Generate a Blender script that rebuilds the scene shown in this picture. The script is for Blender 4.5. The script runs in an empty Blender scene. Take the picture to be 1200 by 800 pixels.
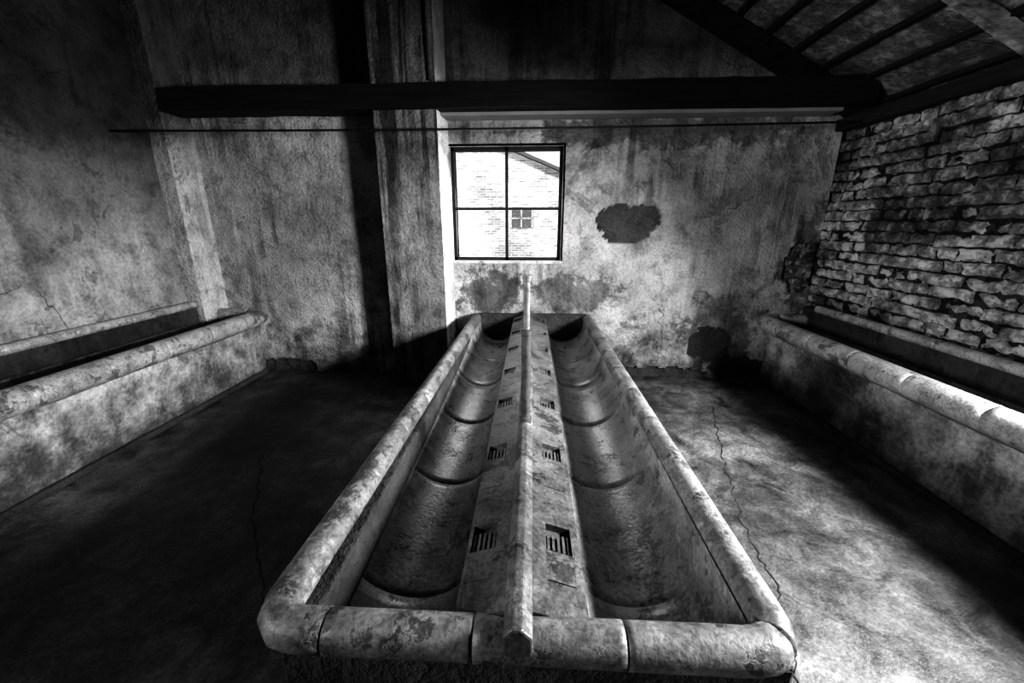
import bpy, math, random
from mathutils import Vector, noise, Matrix
random.seed(7)
scn=bpy.context.scene
try:
    scn.view_settings.view_transform='Standard'
    scn.view_settings.look='High Contrast'
except Exception as e: print(e)

# ------------------------------------------------------------ node helpers
class NT:
    def __init__(s,name):
        s.m=bpy.data.materials.new(name); s.m.use_nodes=True
        s.t=s.m.node_tree; s.t.nodes.clear()
        s.out=s.t.nodes.new('ShaderNodeOutputMaterial')
        s.b=s.t.nodes.new('ShaderNodeBsdfPrincipled')
        s.t.links.new(s.b.outputs[0],s.out.inputs[0])
        s.pos=s.t.nodes.new('ShaderNodeNewGeometry').outputs['Position']
    def L(s,a,b): s.t.links.new(a,b)
    def map(s,scale,loc=(0,0,0),src=None):
        n=s.t.nodes.new('ShaderNodeMapping'); n.inputs['Scale'].default_value=scale; n.inputs['Location'].default_value=loc
        s.L(src or s.pos,n.inputs[0]); return n.outputs[0]
    def noise(s,scale,detail=5,rough=.6,src=None,dist=0):
        n=s.t.nodes.new('ShaderNodeTexNoise'); n.inputs['Scale'].default_value=scale
        n.inputs['Detail'].default_value=detail; n.inputs['Roughness'].default_value=rough
        n.inputs['Distortion'].default_value=dist
        s.L(src or s.pos,n.inputs['Vector']); return n.outputs[0]
    def ramp(s,src,stops):
        n=s.t.nodes.new('ShaderNodeValToRGB'); e=n.color_ramp.elements
        while len(e)<len(stops): e.new(.5)
        for i,(p,v) in enumerate(stops):
            e[i].position=p; e[i].color=(v,v,v,1)
        s.L(src,n.inputs[0]); return n.outputs[0]
    def math(s,op,a,b=None,clamp=False):
        n=s.t.nodes.new('ShaderNodeMath'); n.operation=op; n.use_clamp=clamp
        for i,v in enumerate((a,b)):
            if v is None: continue
            if isinstance(v,(int,float)): n.inputs[i].default_value=v
            else: s.L(v,n.inputs[i])
        return n.outputs[0]
    def mix(s,f,a,b):   # scalar lerp
        n=s.t.nodes.new('ShaderNodeMix'); n.data_type='FLOAT'
        for i,v in ((0,f),(2,a),(3,b)):
            if isinstance(v,(int,float)): n.inputs[i].default_value=v
            else: s.L(v,n.inputs[i])
        return n.outputs[0]
    def cracks(s,scale,width,warp=.25,seed=0):
        nz=s.t.nodes.new('ShaderNodeTexNoise'); nz.inputs['Scale'].default_value=3.5; nz.inputs['Detail'].default_value=4
        s.L(s.pos,nz.inputs['Vector'])
        vm=s.t.nodes.new('ShaderNodeVectorMath'); vm.operation='MULTIPLY_ADD'
        vm.inputs[1].default_value=(warp,)*3
        s.L(nz.outputs['Color'],vm.inputs[0]); s.L(s.map((1,1,1),(seed,seed*2,seed)),vm.inputs[2])
        v=s.t.nodes.new('ShaderNodeTexVoronoi'); v.feature='DISTANCE_TO_EDGE'; v.inputs['Scale'].default_value=scale
        s.L(vm.outputs[0],v.inputs['Vector'])
        return s.ramp(v.outputs['Distance'],[(0,0),(width,1)])
    def spot(s,c,r,warp):
        sc=(1/r[0],1/r[1],1/r[2])
        m=s.map(sc,(-c[0]*sc[0],-c[1]*sc[1],-c[2]*sc[2]))
        l=s.t.nodes.new('ShaderNodeVectorMath'); l.operation='LENGTH'; s.L(m,l.inputs[0])
        return s.math('ADD',l.outputs['Value'],s.math('MULTIPLY',s.math('SUBTRACT',warp,.5),2.6))
    def finish(s,col,rough=.85,bump=None,bstr=.4,bdist=.01,spec=.4):
        s.L(col,s.b.inputs['Base Color']) if not isinstance(col,(int,float)) else setattr(s.b.inputs['Base Color'],'default_value',(col,col,col,1))
        if isinstance(rough,(int,float)): s.b.inputs['Roughness'].default_value=rough
        else: s.L(rough,s.b.inputs['Roughness'])
        s.b.inputs['Specular IOR Level'].default_value=spec
        if bump is not None:
            bn=s.t.nodes.new('ShaderNodeBump'); bn.inputs['Strength'].default_value=bstr; bn.inputs['Distance'].default_value=bdist
            s.L(bump,bn.inputs['Height']); s.L(bn.outputs[0],s.b.inputs['Normal'])
        return s.m

def plaster(name,hi,lo,streak=.5,seed=0.,crack=True,damp=True,top_shade=None,spots=(),srange=(.42,.6)):
    n=NT(name); p=n.map((1,1,1),(seed,seed,seed))
    big=n.noise(.9,6,.62,p); mid=n.noise(5,6,.65,p); fine=n.noise(40,3,.7,p)
    c=n.ramp(big,[(.36,lo),(.5,(hi+lo)/2),(.62,hi)])
    c=n.math('MULTIPLY',c,n.ramp(mid,[(.32,.48),(.5,.92),(.66,1.1)]))
    c=n.math('MULTIPLY',c,n.ramp(fine,[(.25,.68),(.6,1.05)]))
    st=n.noise(1,5,.66,n.map((10,10,.5),(seed,0,seed)),.15)
    stm=n.ramp(n.noise(1.3,4,.6,n.map((1,1,.6),(3+seed,1,2))),[(srange[0],0),(srange[1],1)])
    sv=n.ramp(st,[(.42,1-streak),(.54,1)])
    c=n.math('MULTIPLY',c,n.mix(stm,1.0,sv))
    peel=n.ramp(n.noise(2.2,7,.7,n.map((1,1,1),(9+seed,4,1)),.8),[(.605,0),(.63,1)])
    c=n.math('MULTIPLY',c,n.mix(peel,1.0,.65))
    z=n.t.nodes.new('ShaderNodeSeparateXYZ'); n.L(n.pos,z.inputs[0])
    for cc,rr,val in spots:
        c=n.math('MULTIPLY',c,n.ramp(n.spot(cc,rr,mid),[(.75,val),(1.0,1)]))
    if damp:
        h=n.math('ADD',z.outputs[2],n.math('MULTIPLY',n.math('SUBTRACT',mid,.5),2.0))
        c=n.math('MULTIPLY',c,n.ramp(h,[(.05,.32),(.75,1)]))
    if top_shade:  # darker with height: shade of the upper walls painted into the colour
        h=n.math('SUBTRACT',n.math('ADD',z.outputs[2],n.math('MULTIPLY',n.math('SUBTRACT',big,.5),1.2)),top_shade[0])
        c=n.math('MULTIPLY',c,n.ramp(h,[(0,1),(top_shade[1],top_shade[2])]))
    b=n.math('ADD',n.math('MULTIPLY',mid,1.7),n.math('MULTIPLY',fine,.45))
    b=n.math('SUBTRACT',b,n.math('MULTIPLY',peel,.25))
    if crack:
        k=n.cracks(1.1,.004,.5,seed)
        k2=n.mix(n.ramp(n.noise(1.3,2,.5,n.map((1,1,1),(seed+5,2,7))),[(.56,0),(.62,1)]),1.0,k)
        c=n.math('MULTIPLY',c,n.mix(k2,.6,1.0)); b=n.math('ADD',b,n.math('MULTIPLY',k2,.6))
    return n.finish(c,.88,b,1.,.02,.25)

def ceramic(name,hi,lo,rough=(.3,.6),seed=0.,spots=.5,spec=.5):
    n=NT(name); p=n.map((1,1,1),(seed,seed,seed))
    big=n.noise(2.2,6,.68,p); mid=n.noise(11,5,.7,p); fine=n.noise(75,3,.6,p)
    c=n.ramp(big,[(.34,lo),(.64,hi)])
    c=n.math('MULTIPLY',c,n.ramp(mid,[(.33,.5),(.55,1.05)]))
    pt=n.noise(4.5,9,.72,n.map((1,1,1),(seed+4,8,3)),.1)
    chip=n.ramp(pt,[(.555,0),(.57,1)])
    c=n.mix(chip,c,n.math('MULTIPLY',c,.36))
    lime=n.ramp(pt,[(.39,1),(.42,0)])
    c=n.mix(n.math('MULTIPLY',lime,spots),c,min(1,hi*1.5))
    grit=n.ramp(fine,[(.38,.6),(.5,1)])
    c=n.math('MULTIPLY',c,grit)
    sp=n.ramp(fine,[(.60,0),(.66,1)])
    c=n.mix(n.math('MULTIPLY',sp,.3),c,hi*1.4)
    b=n.math('ADD',n.math('MULTIPLY',mid,.5),n.math('ADD',n.math('MULTIPLY',chip,-.35),n.math('MULTIPLY',fine,.5)))
    r=n.ramp(mid,[(.3,rough[0]),(.7,rough[1])])
    return n.finish(c,r,b,.6,.006,spec)

M={}
M['plaster_back']=plaster('plaster_back',.54,.25,.6,0.,top_shade=(2.75,.4,.3),srange=(.45,.60),
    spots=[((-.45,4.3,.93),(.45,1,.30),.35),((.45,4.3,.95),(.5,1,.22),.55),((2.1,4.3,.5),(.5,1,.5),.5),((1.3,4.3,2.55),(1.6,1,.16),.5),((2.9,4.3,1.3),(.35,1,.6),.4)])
M['plaster_left']=plaster('plaster_left',.50,.16,.3,4.,top_shade=(1.5,1.1,.09))  # upper part fades out, shade put into the colour
M['plaster_post']=plaster('plaster_post',.65,.42,.3,14.,crack=False,top_shade=(2.1,.7,.12))
M['plaster_pil']=plaster('plaster_pilaster',.36,.17,.82,2.,damp=False,top_shade=(2.8,.8,.4),srange=(.40,.56))
M['reveal']=plaster('plaster_reveal',.8,.6,.15,6.,crack=False,damp=False,top_shade=(2.75,.4,.3))
M['support']=plaster('concrete_support',.46,.07,.25,8.,crack=False)
M['undercoat']=plaster('dark_undercoat',.085,.035,.1,12.,crack=False,damp=False)
M['body']=plaster('concrete_body',.06,.02,.3,11.,crack=False,damp=False)
M['ceramic']=ceramic('glazed_stoneware',.30,.11,(.22,.42),0.,.4)
M['rim']=ceramic('stoneware_rim',.18,.07,(.35,.6),3.,.5,.4)
M['ledge']=ceramic('stoneware_ledge',.13,.04,(.35,.6),6.,.6,.4)
M['siderim']=ceramic('stoneware_side_rim',.38,.25,(.3,.5),9.,.2)
def floor_mat():
    n=NT('concrete_floor')
    big=n.noise(.8,6,.65); mid=n.noise(4.5,6,.72,None,.6); fine=n.noise(60,3,.7)
    c=n.ramp(big,[(.36,.025),(.5,.07),(.64,.16)])
    c=n.math('MULTIPLY',c,n.ramp(mid,[(.34,.25),(.5,.9),(.66,1.6)]))
    c=n.math('MULTIPLY',c,n.ramp(fine,[(.3,.5),(.7,1.45)]))
    b=n.math('ADD',n.math('MULTIPLY',mid,.9),n.math('MULTIPLY',fine,.35))
    return n.finish(c,n.ramp(mid,[(.3,.4),(.7,.75)]),b,.65,.014,.4)
M['floor']=floor_mat()
def brickm(name,hi,lo,thr,soft=.03,grime=.45):
    n=NT(name)
    big=n.noise(1.6,5,.7,None,.5); mid=n.noise(12,6,.72); fine=n.noise(70,3,.7)
    flake=n.ramp(n.math('ADD',mid,n.math('MULTIPLY',n.math('SUBTRACT',big,.5),.5)),[(thr-soft,0),(thr+soft,1)])
    c=n.mix(flake,n.math('MULTIPLY',n.ramp(fine,[(.3,.5),(.7,1.5)]),lo),n.math('MULTIPLY',n.ramp(fine,[(.3,.7),(.7,1.05)]),hi))
    c=n.math('MULTIPLY',c,n.ramp(big,[(.38,grime),(.6,1.1)]))
    b=n.math('ADD',n.math('MULTIPLY',mid,1.),n.math('ADD',n.math('MULTIPLY',flake,.5),n.math('MULTIPLY',fine,.4)))
    return n.finish(c,.9,b,1.,.02,.2)
M['brick_white']=brickm('whitewashed_brick',.47,.12,.475,.08,.28)
M['brick_mid']=brickm('patchy_brick',.30,.06,.52)
M['mortar']=brickm('mortar',.035,.012,.5)
def wood(name,hi,lo,axis):
    n=NT(name); sc={'x':(1,14,14),'y':(14,1,14),'s':(4,4,14)}[axis]
    g=n.noise(1.6,6,.7,n.map(sc)); f=n.noise(30,3,.6)
    c=n.ramp(g,[(.35,lo),(.65,hi)])
    return n.finish(c,.8,n.math('ADD',g,n.math('MULTIPLY',f,.2)),.7,.01,.25)
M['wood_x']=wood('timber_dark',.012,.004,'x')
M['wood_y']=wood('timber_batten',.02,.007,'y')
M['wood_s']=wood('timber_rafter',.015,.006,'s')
M['wood_pale']=wood('timber_pale',.40,.03,'s')
M['tile']=brickm('roof_tile_clay',.40,.15,.5,.08)
def metal(name,c,r,mt=.7):
    n=NT(name); f=n.noise(35,5,.7)
    n.b.inputs['Metallic'].default_value=mt
    return n.finish(n.ramp(f,[(.35,c*.4),(.65,c*1.2)]),r,f,.4,.004)
M['pipe']=metal('pipe_weathered',.14,.65,.2)
M['pipe_dark']=metal('pipe_rusty',.05,.65,.2)
M['iron']=metal('window_iron',.02,.6,.3)
M['rod']=metal('rod_iron',.02,.6,.5)
def flat(name,v,r=.9):
    n=NT(name); f=n.noise(3,4,.6); return n.finish(n.ramp(f,[(.3,v*.85),(.7,min(1,v*1.1))]),r,f,.2,.01)
M['ground']=flat('gravel_ground',.45)
M['crack']=flat('crack_dark',.008)
M['lintel']=flat('painted_lintel',.25)
def outbrick():
    n=NT('sunlit_brick')
    mp=n.t.nodes.new('ShaderNodeMapping'); mp.inputs['Rotation'].default_value=(math.radians(-90),0,0); n.L(n.pos,mp.inputs[0])
    b=n.t.nodes.new('ShaderNodeTexBrick'); n.L(mp.outputs[0],b.inputs['Vector'])
    b.inputs['Scale'].default_value=1.; b.inputs['Brick Width'].default_value=.27; b.inputs['Row Height'].default_value=.09; b.inputs['Mortar Size'].default_value=.014
    b.inputs['Color1'].default_value=(.75,.75,.75,1);b.inputs['Color2'].default_value=(.34,.34,.34,1);b.inputs['Mortar'].default_value=(.85,.85,.85,1)
    v=n.math('MULTIPLY',b.outputs[0],n.ramp(n.noise(.9,5,.7),[(.4,.5),(.6,1.)]))
    return n.finish(v,.9)
M['outbrick']=outbrick()
M['outroof']=flat('roof_edge',.10)
def glass():
    m=bpy.data.materials.new('window_glass'); m.use_nodes=True; t=m.node_tree; t.nodes.clear()
    o=t.nodes.new('ShaderNodeOutputMaterial'); x=t.nodes.new('ShaderNodeMixShader'); a=t.nodes.new('ShaderNodeBsdfTransparent'); g=t.nodes.new('ShaderNodeBsdfGlossy')
    g.inputs['Roughness'].default_value=.03; x.inputs[0].default_value=.05
    t.links.new(a.outputs[0],x.inputs[1]); t.links.new(g.outputs[0],x.inputs[2]); t.links.new(x.outputs[0],o.inputs[0]); return m
M['glass']=glass()

# ------------------------------------------------------------ mesh helpers
class MB:
    def __init__(s): s.v=[]; s.f=[]
    def box(s,x0,x1,y0,y1,z0,z1):
        b=len(s.v); s.v+=[(x0,y0,z0),(x1,y0,z0),(x1,y1,z0),(x0,y1,z0),(x0,y0,z1),(x1,y0,z1),(x1,y1,z1),(x0,y1,z1)]
        s.f+=[tuple(b+i for i in q) for q in ((0,3,2,1),(4,5,6,7),(0,1,5,4),(1,2,6,5),(2,3,7,6),(3,0,4,7))]
    def prism_y(s,poly,y0,y1):
        b=len(s.v); n=len(poly)
        s.v+=[(x,y0,z) for x,z in poly]+[(x,y1,z) for x,z in poly]
        s.f.append(tuple(b+i for i in range(n))); s.f.append(tuple(b+n+i for i in reversed(range(n))))
        for i in range(n): s.f.append((b+i,b+n+i,b+n+(i+1)%n,b+(i+1)%n))
    def beam(s,p0,p1,w,h,up=(0,0,1)):
        p0=Vector(p0);p1=Vector(p1); t=(p1-p0).normalized(); sd=t.cross(Vector(up)).normalized(); u=sd.cross(t)
        b=len(s.v); n=max(2,int((p1-p0).length/.12))
        for i in range(n+1):
            c=p0.lerp(p1,i/n)
            for a,d in ((-1,-1),(1,-1),(1,1),(-1,1)):
                j=noise.noise(c*2.3)*.006+noise.noise(c*6+Vector((a*3,d*5,0)))*.007
                s.v.append(tuple(c+sd*(a*w/2+j)+u*(d*h/2+j)))
        for i in range(n):
            for k in range(4): s.f.append((b+i*4+k,b+i*4+(k+1)%4,b+i*4+4+(k+1)%4,b+i*4+4+k))
        s.f.append((b+3,b+2,b+1,b)); e=b+n*4; s.f.append((e,e+1,e+2,e+3))
    def grid(s,o,u,v,nu,nv,fn=None,skip=None):
        b=len(s.v); o=Vector(o);u=Vector(u);v=Vector(v); n=u.cross(v).normalized()
        for j in range(nv+1):
            for i in range(nu+1):
                p=o+u*(i/nu)+v*(j/nv)
                s.v.append(tuple(p+n*(fn(p) if fn else 0)))
        for j in range(nv):
            for i in range(nu):
                if skip:
                    c=o+u*((i+.5)/nu)+v*((j+.5)/nv)
                    if skip(c): continue
                a=b+j*(nu+1)+i; s.f.append((a,a+1,a+nu+2,a+nu+1))
    def sweep(s,path,rfn,seg=20,caps=True):
        b=len(s.v); N=len(path)
        for i,p in enumerate(path):
            t=(path[min(N-1,i+1)][0]-path[max(0,i-1)][0]).normalized()
            side=t.cross(Vector((0,0,1))).normalized(); up=side.cross(t)
            r=rfn(p[1])
            for k in range(seg):
                a=2*math.pi*k/seg; s.v.append(tuple(p[0]+side*(math.cos(a)*r)+up*(math.sin(a)*r)))
        for i in range(N-1):
            for k in range(seg): s.f.append((b+i*seg+k,b+i*seg+(k+1)%seg,b+(i+1)*seg+(k+1)%seg,b+(i+1)*seg+k))
        if caps:
            s.f.append(tuple(b+k for k in reversed(range(seg)))); s.f.append(tuple(b+(N-1)*seg+k for k in range(seg)))
    def lathe(s,prof,c,seg=20):
        b=len(s.v)
        for r,z in prof:
            for k in range(seg):
                a=2*math.pi*k/seg; s.v.append((c[0]+r*math.cos(a),c[1]+r*math.sin(a),z))
        for i in range(len(prof)-1):
            for k in range(seg): s.f.append((b+i*seg+k,b+i*seg+(k+1)%seg,b+(i+1)*seg+(k+1)%seg,b+(i+1)*seg+k))
        s.f.append(tuple(b+k for k in reversed(range(seg))))
        e=b+(len(prof)-1)*seg; s.f.append(tuple(e+k for k in range(seg)))
    def obj(s,name,mat,parent=None,smooth=False,bevel=0):
        me=bpy.data.meshes.new(name); me.from_pydata(s.v,[],s.f); me.update()
        me.materials.append(mat)
        if smooth:
            for p in me.polygons: p.use_smooth=True
        o=bpy.data.objects.new(name,me); scn.collection.objects.link(o)
        if bevel:
            m=o.modifiers.new('bevel','BEVEL'); m.width=bevel; m.segments=2; m.limit_method='ANGLE'
        if parent: o.parent=parent
        return o
def empty(name):
    e=bpy.data.objects.new(name,None); scn.collection.objects.link(e); return e
def path2d(pts,z,rad,joint=.36,step=.04,first=.2):
    P=[Vector((p[0],p[1],z)) for p in pts]; out=[P[0]]
    for i in range(1,len(P)-1):
        a=(P[i-1]-P[i]).normalized(); c=(P[i+1]-P[i]).normalized()
        p0=P[i]+a*rad; p2=P[i]+c*rad
        for k in range(9):
            t=k/8; out.append(p0*(1-t)**2+P[i]*2*t*(1-t)+p2*t*t)
    out.append(P[-1])
    cum=[0]
    for i in range(1,len(out)): cum.append(cum[-1]+(out[i]-out[i-1]).length)
    def at(d):
        for i in range(1,len(out)):
            if d<=cum[i]+1e-9:
                t=(d-cum[i-1])/max(1e-9,cum[i]-cum[i-1]); return out[i-1].lerp(out[i],t)
        return out[-1].copy()
    ds=[(k*step,0) for k in range(int(cum[-1]/step)+1)]+[(cum[-1],0)]
    j=first
    while j<cum[-1]:
        ds=[d for d in ds if abs(d[0]-j)>.008]
        ds+=[(j-.003,0),(j-.001,1),(j+.001,1),(j+.003,0)]; j+=joint
    ds.sort(); return [(at(d),g) for d,g in ds if 0<=d<=cum[-1]+1e-6]
def ys_with_joints(y0,y1,first,gap,step=.08):
    ds=[(y0+k*step,0) for k in range(int((y1-y0)/step)+1)]+[(y1,0)]
    j=first
    while j<y1:
        ds=[d for d in ds if abs(d[0]-j)>.009]; ds+=[(j-.003,0),(j-.001,1),(j+.001,1),(j+.003,0)]; j+=gap
    ds.sort(); return ds
def bowl(mb,xa,za,xb,zb,depth,ys,seg=22,xa_fn=None):
    b=len(mb.v); n=seg+1
    for y,g in ys:
        xs=xa_fn(y) if xa_fn else xa
        for k in range(n):
            th=math.pi*k/seg; t=(1-math.cos(th))/2
            x=xs+(xb-xs)*t; dz=math.sin(th)**.8*(depth+g*.005) ; z=za+(zb-za)*t-dz
            mb.v.append((x,y,z))
    for i in range(len(ys)-1):
        for k in range(seg): mb.f.append((b+i*n+k,b+i*n+k+1,b+(i+1)*n+k+1,b+(i+1)*n+k))
def bricks(mb,axis,plane,a0,a1,z0,z1,sgn,skip=None,L=.25,H=.062,J=.014,depth=.09,rough=.008,z_base=0.):
    r=int((z0-z_base)/(H+J))
    while z_base+r*(H+J)<z1:
        z=z_base+r*(H+J); off=(r%2)*(L/2)+random.uniform(-.04,.04); a=a0-off-L
        while a<a1:
            l=L*random.uniform(.85,1.08) if random.random()>.25 else L*.5
            s0=max(a,a0); s1=min(a+l,a1)
            if s1-s0>.04 and z>=z0-.001:
                ca=(s0+s1)/2; cz=z+H/2
                if not(skip and skip(ca,cz)):
                    off2=random.uniform(-.022,.012); tilt=random.uniform(-.014,.014)
                    hz=random.uniform(-.006,.006); rot=random.uniform(-.006,.006)
                    b=len(mb.v); NA,NZ=8,4
                    for ring in (0,1):
                        for j in range(NZ+1):
                            for i in range(NA+1):
                                u=i/NA; w=j/NZ
                                aa=s0+(s1-s0)*u; zz=z+H*w+hz+rot*(u-.5)*2
                                edge=min(u,1-u)*(s1-s0); edz=min(w,1-w)*H
                                if ring==0:
                                    d=off2+tilt*(u-.5)+noise.noise(Vector((aa*14,zz*14,plane)))*rough+noise.noise(Vector((aa*45,zz*45,3)))*rough*.5
                                    if edge<.001 or edz<.001: d-=.014
                                    aa+=noise.noise(Vector((aa*20,zz*20,9)))*.016
                                    zz+=noise.noise(Vector((aa*17,zz*20,19)))*.016
                                else: d=-depth
                                px=plane+sgn*d
                                mb.v.append((px,aa,zz) if axis=='y' else (aa,px,zz))
                    q=(NA+1)*(NZ+1)
                    for j in range(NZ):
                        for i in range(NA):
                            c=b+j*(NA+1)+i; mb.f.append((c,c+1,c+NA+2,c+NA+1))
                    rim=[b+i for i in range(NA+1)]+[b+j*(NA+1)+NA for j in range(1,NZ+1)]+[b+NZ*(NA+1)+i for i in range(NA-1,-1,-1)]+[b+j*(NA+1) for j in range(NZ-1,0,-1)]
                    for k in range(len(rim)):
                        c0=rim[k];c1=rim[(k+1)%len(rim)]; mb.f.append((c0,c0+q,c1+q,c1))
            a+=l+J
        r+=1

# ------------------------------------------------------------ room numbers
XL,XR,YB,YF=-3.62,2.92,4.32,-3.0
def roofz(x): return 2.60+.53*(3.15-x)
WX0,WX1,WZ0,WZ1=-.84,.30,1.30,2.42     # back window
RW=(.45,1.55,1.30,2.42)                # right-wall window  y0,y1,z0,z1
LW=(-1.2,-.1,1.30,2.42)                # left-wall window, unseen, added to go with the fill lamp

f=MB(); f.grid((XL-.3,YF-.3,0),(XR-XL+.6,0,0),(0,YB-YF+.6,0),120,130,lambda p:noise.noise(p*1.3)*.006+noise.noise(p*5)*.0015-.004)
f.box(XL-.3,XR+.3,YF-.3,YB+.3,-.2,-.02); f.obj('floor',M['floor'],smooth=False)
def ribbon(mb,pts,w):
    P=[]
    for i in range(len(pts)-1):
        a=Vector(pts[i]+(0,));c=Vector(pts[i+1]+(0,))
        n=max(2,int((c-a).length/.025))
        for k in range(n):
            p=a.lerp(c,k/n); p+=Vector((noise.noise(p*9)*.035+noise.noise(p*30)*.022,0,0)); P.append(p)
    b=len(mb.v)
    for i,p in enumerate(P):
        ww=w*(.1+1.1*abs(noise.noise(p*12)))+.0006
        zf=noise.noise(Vector((p.x,p.y,0))*1.3)*.006+noise.noise(Vector((p.x,p.y,0))*5)*.0015-.004+.003
        mb.v+=[(p.x-ww,p.y,zf),(p.x+ww,p.y,zf)]
    for i in range(len(P)-1): mb.f.append((b+2*i,b+2*i+1,b+2*i+3,b+2*i+2))
ck=MB()
ribbon(ck,[(1.75,3.6),(1.55,3.0),(1.40,2.5),(1.25,2.0),(1.20,1.55),(1.02,1.1),(.95,.9)],.005)
ribbon(ck,[(1.55,3.0),(1.8,3.1),(2.1,3.3)],.003)
ribbon(ck,[(1.2,1.55),(1.6,1.2)],.002)
ribbon(ck,[(-2.05,2.6),(-1.75,2.1),(-1.65,1.9),(-1.35,1.55),(-1.12,1.25)],.009)
ribbon(ck,[(-1.65,1.9),(-1.85,1.6)],.003)
ck.obj('floor_crack',M['crack'])

# back wall ------------------------------------------------
blobs=[(.84,1.72,.19,.15),(1.12,1.72,.19,.14),(.97,1.60,.24,.13),(2.80,1.25,.20,.26),(1.98,.40,.24,.20),(2.35,.13,.35,.13),(-2.9,.05,.4,.10),(1.3,.04,.7,.08)]
def mask(p):
    d=9
    for cx,cz,rx,rz in blobs:
        e=math.hypot((p.x-cx)/rx,(p.z-cz)/rz); d=min(d,e)
    w=noise.noise(Vector((p.x*7,p.z*7,1)))*.22+noise.noise(Vector((p.x*20,p.z*20,4)))*.16
    return d+w
def wall_relief(p):
    n=noise.noise(Vector((p.x*1.1,p.z*1.1,p.y)))*.014+noise.noise(Vector((p.x*4+5,p.z*4,p.y)))*.006
    if WX0-.03<p.x<WX1+.03 and WZ0-.03<p.z<WZ1+.03: n=0
    if mask(p)<1: n-=.05
    return n
w=MB()
w.grid((XL,YB,0),(XR-XL,0,0),(0,0,3.9),327,195,wall_relief,
       lambda c: WX0<c.x<WX1 and WZ0<c.z<WZ1)
wb=w.obj('wall_back',M['plaster_back'])
k=MB()
y0,y1=YB+.06,YB+.36
k.box(XL-.3,WX0,y0,y1,0,WZ1); k.box(WX1,XR+.3,y0,y1,0,WZ1); k.box(WX0,WX1,y0,y1,0,WZ0)
k.prism_y([(XL-.3,WZ1),(XR+.3,WZ1),(XR+.3,2.5),(XL-.3,roofz(XL-.3))],y0,y1)
k.prism_y([(XL-.3,3.88),(.9,3.88),(.7,roofz(.7)),(XL-.3,roofz(XL-.3))],YB,y0+.01)
k.obj('masonry',M['mortar'],wb)
uc=MB()
urel=lambda p: noise.noise(p*9)*.014+noise.noise(p*28)*.010
for (a,b_,c_,d_) in ((.5,1.5,1.3,2.0),(1.6,2.3,.1,.8),(-3.5,-2.3,0,.25),(.5,2.9,0,.35)):
    uc.grid((a,YB+.026,c_),(b_-a,0,0),(0,0,d_-c_),int((b_-a)/.02),int((d_-c_)/.02),urel)
uc.obj('exposed_undercoat',M['undercoat'],wb)
bb=MB(); bricks(bb,'x',YB+.018,2.45,XR,.85,1.65,-1,depth=.04,H=.075,rough=.014); bb.obj('corner_bricks',M['brick_mid'],wb)
rv=MB()
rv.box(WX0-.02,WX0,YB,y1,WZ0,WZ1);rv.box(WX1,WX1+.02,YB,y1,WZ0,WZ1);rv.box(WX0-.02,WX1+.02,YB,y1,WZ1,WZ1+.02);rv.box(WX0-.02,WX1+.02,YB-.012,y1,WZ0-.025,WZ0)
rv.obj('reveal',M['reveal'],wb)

def window(name,fn,a0,a1,z0,z1,d0,d1):
    e=empty(name); mb=MB(); T=.035; c=(a0+a1)/2; zc=(z0+z1)/2-.03
    fn(mb,a0,a0+T,d0,d1,z0,z1);fn(mb,a1-T,a1,d0,d1,z0,z1);fn(mb,a0,a1,d0,d1,z1-T,z1);fn(mb,a0,a1,d0,d1,z0,z0+T)
    mb.obj('frame',M['iron'],e)
    mb=MB(); fn(mb,c-.015,c+.015,d0,d1,z0,z1);fn(mb,a0,a1,d0+.003,d1-.003,zc-.013,zc+.013)
    mb.obj('glazing_bars',M['iron'],e)
    mb=MB(); m=(d0+d1)/2; fn(mb,a0+.01,a1-.01,m-.002,m+.002,z0+.01,z1-.01); mb.obj('panes',M['glass'],e)
    return e
window('window_1',lambda mb,a,b,d,e,z,zz: mb.box(a,b,d,e,z,zz),WX0,WX1,WZ0,WZ1,YB+.05,YB+.09)
window('window_2',lambda mb,a,b,d,e,z,zz: mb.box(d,e,a,b,z,zz),RW[0],RW[1],RW[2],RW[3],XR+.24,XR+.28)
window('fill_window',lambda mb,a,b,d,e,z,zz: mb.box(d,e,a,b,z,zz),LW[0],LW[1],LW[2],LW[3],XL-.28,XL-.24)  # unseen window, added for the left fill lamp

# pilaster (part of the back wall), post, beam
pl=MB()
def rel(a):
    return lambda p: noise.noise(p*2.2+Vector((a,0,0)))*.012+noise.noise(p*7)*.004
PX0,PX1,PY=-1.47,-.885,4.02
pl.grid((PX0,PY,0),(PX1-PX0,0,0),(0,0,4.4),24,200,rel(0))
pl.grid((PX0,YB+.03,0),(0,PY-YB-.03,0),(0,0,4.4),12,200)
po=pl.obj('pilaster',M['plaster_pil'],wb)
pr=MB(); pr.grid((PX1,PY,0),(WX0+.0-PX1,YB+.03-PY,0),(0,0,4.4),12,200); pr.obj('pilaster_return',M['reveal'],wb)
ps=MB(); ps.box(XL-.02,-3.46,3.98,YB+.02,0,5.9); ps.obj('wall_post',M['plaster_post'],wb,bevel=.012)
bm=MB()
bm.beam((-3.47,4.10,2.775),(XR-.03,4.07,2.775),.24,.20)
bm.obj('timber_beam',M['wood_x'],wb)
lt=MB(); lt.box(PX1+.02,2.75,4.12,YB+.02,2.645,2.675); lt.obj('lintel',M['lintel'],wb,bevel=.004)
cd=MB(); cd.lathe([(.012,2.9),(.012,4.3)],(-.93,4.0),10); cd.obj('conduit_pipe',M['pipe_dark'],wb,smooth=True)
rd=MB(); P0=Vector((XL+.01,3.60,2.44));P1=Vector((XR-.03,4.0,2.53))
rd.sweep([(P0.lerp(P1,i/30)-Vector((0,0,math.sin(math.pi*i/30)*.02)),0) for i in range(31)],lambda g:.009,8)
rd.obj('tie_rod',M['rod'],wb,smooth=True)

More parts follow.
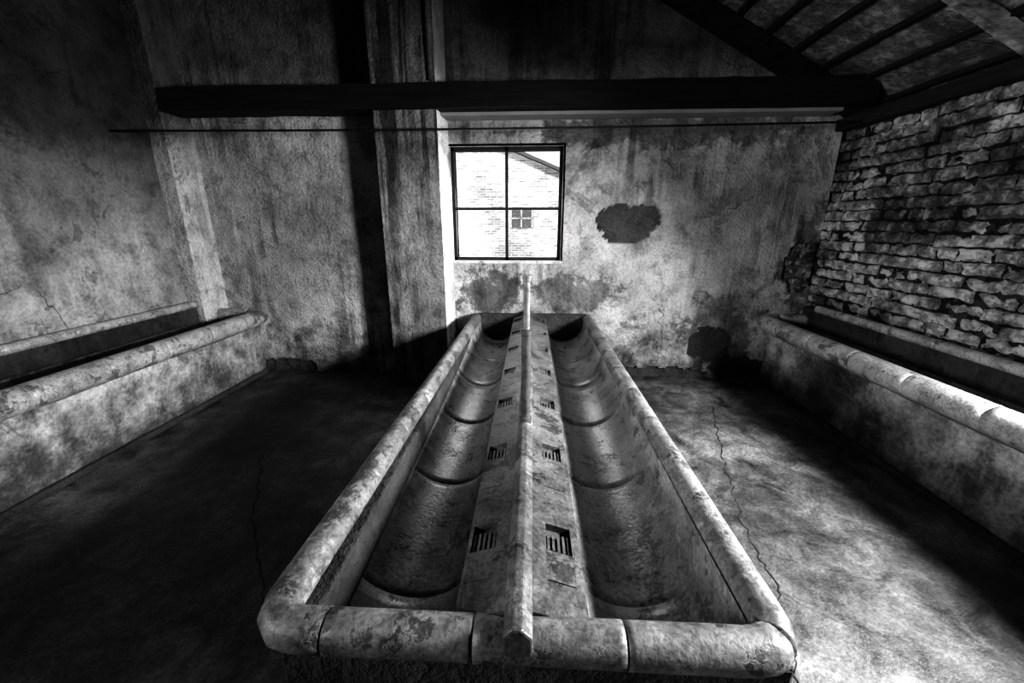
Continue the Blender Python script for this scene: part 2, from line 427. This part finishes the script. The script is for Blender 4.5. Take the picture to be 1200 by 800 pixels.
# left wall
def lrel(p): return noise.noise(Vector((3,p.y*1.2,p.z*1.2)))*.018+noise.noise(Vector((8,p.y*4,p.z*4)))*.008
w=MB(); skipL=lambda c: LW[0]<c.y<LW[1] and LW[2]<c.z<LW[3]
w.grid((XL,YB,0),(0,YF-YB,0),(0,0,6.2),366,310,lrel,skipL)
wl=w.obj('wall_left',M['plaster_left'])
k=MB(); x0,x1=XL-.36,XL-.03
k.box(x0,x1,YF-.3,LW[0],0,6.15);k.box(x0,x1,LW[1],YB+.36,0,6.15);k.box(x0,x1,LW[0],LW[1],0,LW[2]);k.box(x0,x1,LW[0],LW[1],LW[3],6.15)
k.obj('masonry',M['mortar'],wl)
wr=MB(); bricks(wr,'y',XR,YF,YB+.02,0,2.50,-1,lambda a,z: RW[0]-.08<a<RW[1]+.08 and RW[2]<z<RW[3],rough=.024,J=.014,H=.076,L=.26)
wo=wr.obj('wall_right',M['brick_white'])
k=MB(); x0,x1=XR+.028,XR+.36
k.box(x0,x1,YF-.3,RW[0],0,2.55);k.box(x0,x1,RW[1],YB+.36,0,2.55);k.box(x0,x1,RW[0],RW[1],0,RW[2]);k.box(x0,x1,RW[0],RW[1],RW[3],2.55)
k.obj('mortar',M['mortar'],wo)
w=MB(); w.prism_y([(XL-.3,0),(XR+.3,0),(XR+.3,2.5),(XL-.3,roofz(XL-.3))],YF-.3,YF); w.obj('wall_front',M['plaster_left'])

# roof
ro=empty('ceiling')
s=MB()
xe,xt=3.35,XL-.35
nrow=int((xe-xt)/.26)
for i in range(nrow):
    xa=xe-i*.26; xb=xa-.30
    for j in range(int((YB-YF+.6)/.2)):
        ya=YF-.3+j*.2
        dz=random.uniform(-.006,.006); za=roofz(xa)+.07+.035+dz; zb=roofz(xb)+.07+dz
        b=len(s.v); yb=ya+.194
        s.v+=[(xa,ya,za),(xa,yb,za),(xb,yb,zb),(xb,ya,zb),(xa,ya,za+.018),(xa,yb,za+.018),(xb,yb,zb+.018),(xb,ya,zb+.018)]
        s.f+=[tuple(b+i for i in q) for q in ((0,3,2,1),(4,5,6,7),(0,1,5,4),(1,2,6,5),(2,3,7,6),(3,0,4,7))]
s.obj('tiles',M['tile'],ro)
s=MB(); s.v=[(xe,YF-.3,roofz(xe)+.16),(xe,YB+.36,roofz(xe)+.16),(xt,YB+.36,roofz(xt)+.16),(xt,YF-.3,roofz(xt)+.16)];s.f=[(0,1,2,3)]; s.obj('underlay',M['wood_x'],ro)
s=MB()
for i in range(nrow+1):
    x=xe-.05-i*.26; s.beam((x,YF-.1,roofz(x)+.055),(x,YB+.3,roofz(x)+.055),.05,.035)
s.obj('battens',M['wood_y'],ro)
s=MB()
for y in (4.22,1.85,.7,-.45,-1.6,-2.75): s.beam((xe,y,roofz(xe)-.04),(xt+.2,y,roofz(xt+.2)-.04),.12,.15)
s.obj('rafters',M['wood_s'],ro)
s=MB(); s.beam((xe,2.92,roofz(xe)-.01),(xt+.2,2.92,roofz(xt+.2)-.01),.05,.09); s.obj('pale_rafter',M['wood_pale'],ro)
s=MB(); s.beam((XR+.02,YF,2.56),(XR+.02,YB,2.56),.2,.10); s.obj('wall_plate',M['wood_y'],ro)

# ------------------------------------------------------------ centre trough
ct=empty('washing_trough')
Z=.692; R=.052
xl,xlf,xr,yf,yb=-.592,-.662,.603,.738,4.25
mb=MB(); pth=path2d([(xl,yb),(xlf,yf),(xr+.018,yf),(xr,yb)],Z,.085,.37,.04,.31)
mb.sweep(pth,lambda g:R-g*.006,24); mb.obj('rim',M['rim'],ct,smooth=True)
LX0,LX1,RX0,RX1=-.19,-.055,.015,.16; ZL=.748; SL=.32
mb=MB(); ys=ys_with_joints(yf+.02,yb,1.05,.62)
lf=lambda y: xlf+(xl-xlf)*(y-yf)/(yb-yf)+.042
bowl(mb,0,.70,LX0+.004,.675,.24,ys,22,lf); bowl(mb,RX1-.004,.675,xr-.040,.70,.24,ys)
mb.obj('basins',M['ceramic'],ct,smooth=True)
mb=MB()
dish=[1.04+.5*i for i in range(7)]
def ledge(x0,x1,dx0,dx1):
    mb.box(x0,dx0,yf+.03,yb,ZL-.05,ZL) ; mb.box(dx1,x1,yf+.03,yb,ZL-.05,ZL)
    y=yf+.03
    for d in dish+[99]:
        e=min(d-.055,yb)
        m=(y+e)/2
        if y<m: mb.box(dx0,dx1,y,m-.002,ZL-.05,ZL-.0005); mb.box(dx0,dx1,m+.002,e,ZL-.05,ZL-.0005)
        if d>90: break
        mb.box(dx0,dx1,e,d+.055,ZL-.05,ZL-.026)
        for k in range(5):
            c=dx0+(dx1-dx0)*(k+.5)/5; mb.box(c-.004,c+.004,d-.045,d+.025,ZL-.03,ZL-.008)
        y=d+.055
ledge(LX0,LX1,-.178,-.10); ledge(RX0,RX1,.056,.136)
mb.v=[(x,y,z-((LX1-x) if x<0 else (x-RX0))*SL) for x,y,z in mb.v]
mb.obj('soap_ledges',M['ledge'],ct)
mb=MB()
rp=[(-.058,.70),(-.056,.760),(-.034,.785),(-.011,.785),(.014,.760),(.016,.70)]
for a,bq in ((yf-.050,1.3),(1.303,1.9),(1.903,2.5),(2.503,3.1),(3.103,3.7),(3.703,yb)): mb.prism_y(rp if a>.72 else [(-.058,.655)]+rp[1:-1]+[(.016,.655)],a,bq)
mb.obj('ridge',M['ledge'],ct,bevel=.006)
mb=MB()
mb.box(xl-.03,xl+.03,yf,yb+.04,0,.68); mb.box(xr-.03,xr+.03,yf,yb+.04,0,.68)
mb.box(xl-.03,xr+.03,yf-.03,yf+.03,0,.68); mb.box(xl,xr,yb-.03,yb+.04,0,.74); mb.box(-.17,.14,yf,yb,0,.66); mb.box(xl,xr,yf,yb,0,.40)
mb.obj('body',M['body'],ct,bevel=.01)

# standpipe rising from the ridge
sp=MB(); c=(-.02,1.72)
sp.lathe([(.028,.77),(.028,.80),(.0215,.805),(.0215,1.20),(.024,1.205),(.024,1.225),(.015,1.23)],c)
spo=sp.obj('water_standpipe',M['pipe_dark'])
sp=MB(); sp.lathe([(.0145,1.22),(.0145,1.44),(.019,1.445),(.020,1.468),(.014,1.47)],c); sp.obj('upper_tube',M['pipe'],spo)

# side troughs
def side_trough(sg,xroll,xface,xwall,name):
    e=empty(name); r=.082; zc=.696
    mb=MB(); pth=path2d([(xroll,YF+.1),(xroll,4.20),(xwall-sg*.01,4.20)],zc,.12,.46,.05,.3)
    mb.sweep(pth,lambda g:r-g*.007,24); mb.obj('rim',M['siderim'],e,smooth=True)
    mb=MB(); ys=ys_with_joints(YF+.1,4.2,.4,.62)
    bowl(mb,xface,.72,xwall-sg*.07,.76,.24,ys); mb.obj('basin',M['rim'],e,smooth=True)
    mb=MB(); a,b_=sorted((xwall-sg*.08,xwall-sg*.01)); mb.box(a,b_,YF+.1,4.25,.5,.86); mb.obj('splash_back',M['body'],e,bevel=.01)
    mb=MB(); pth=path2d([(xwall-sg*.06,YF+.1),(xwall-sg*.06,4.05)],.862,.1,.46,.05,.2)
    mb.sweep(pth,lambda g:.038-g*.005,18); mb.obj('back_lip',M['siderim'],e,smooth=True)
    mb=MB(); fn=lambda p: noise.noise(p*2.)*.014+noise.noise(p*9)*.008+noise.noise(p*26)*.004
    xf=xface+sg*.055
    if sg<0: mb.grid((xf,YF+.1,0),(0,4.28-YF-.1,0),(0,0,.66),360,33,lambda p:fn(p))
    else: mb.grid((xf,4.28,0),(0,YF+.1-4.28,0),(0,0,.66),360,33,lambda p:fn(p))
    a,b_=sorted((xf+sg*.03,xf+sg*.09)); mb.box(a,b_,YF+.1,4.28,0,.66)
    mb.obj('support_wall',M['support'],e)
    mb=MB(); a,b_=sorted((xf-sg*.035,xf+sg*.05)); mb.box(a,b_,YF+.1,4.26,0,.05); mb.obj('plinth',M['body'],e,bevel=.012)
side_trough(-1,-2.985,-3.055,XL,'washing_trough.001')
side_trough(1,2.425,2.495,XR,'washing_trough.002')

# ------------------------------------------------------------ outside
g=MB(); g.box(-40,40,YB+.4,60,-.3,-.05); g.obj('ground',M['ground'])
hb=MB(); poly=[(-12,-.1),(2,-.1),(2,3.08),(-5,5.9),(-12,3.08)]; hb.prism_y(poly,16,26); ho=hb.obj('brick_building',M['outbrick'])
hb=MB()
hb.beam((-5,15.9,5.98),(2.35,15.9,3.02),.5,.10); hb.beam((-5,15.9,5.98),(-12.35,15.9,3.02),.5,.10); hb.obj('roof_edge',M['outroof'],ho)
hb=MB(); hb.box(-.85,0,15.95,16.02,1.55,2.2); hb.obj('small_window',M['outroof'],ho)
hb=MB()
for q in (-.85,-.45,-.04): hb.box(q,q+.05,15.92,15.96,1.55,2.2)
hb.box(-.85,.01,15.92,15.96,1.86,1.9); hb.obj('small_window_frame',M['reveal'],ho)

# ------------------------------------------------------------ light
wd=bpy.data.worlds.new('sky'); scn.world=wd; wd.use_nodes=True
wd.node_tree.nodes['Background'].inputs[0].default_value=(1,1,1,1); wd.node_tree.nodes['Background'].inputs[1].default_value=1.2
def light(name,kind,loc,direction,energy,**kw):
    l=bpy.data.lights.new(name,kind); l.energy=energy
    for a,b in kw.items(): setattr(l,a,b)
    o=bpy.data.objects.new(name,l); scn.collection.objects.link(o); o.location=loc
    o.rotation_euler=Vector(direction).to_track_quat('-Z','Y').to_euler(); return o
light('sun','SUN',(0,-5,20),(.25,1,-.8),4.0,angle=.01)
light('daylight_right','AREA',(XR-.02,1.0,1.90),(-1,.36,-.53),200,shape='RECTANGLE',size=.6,size_y=.5,spread=math.radians(105))
light('fill_light_left','AREA',(XL+.02,-.65,1.90),(1,.62,-.06),25,shape='RECTANGLE',size=.7,size_y=.7,spread=math.radians(56))  # fill lamp added to brighten the right brick wall
light('daylight_back','AREA',((WX0+WX1)/2,YB+.20,1.86),(0,-1,-.6),22,shape='RECTANGLE',size=1.0,size_y=1.0)

cam=bpy.data.cameras.new('camera'); co=bpy.data.objects.new('camera',cam); scn.collection.objects.link(co)
co.location=(0,0,1.68); co.rotation_euler=(math.radians(90-16.45),0,math.radians(2.82)); cam.sensor_width=36; cam.lens=14.01; cam.clip_start=.02
scn.camera=co
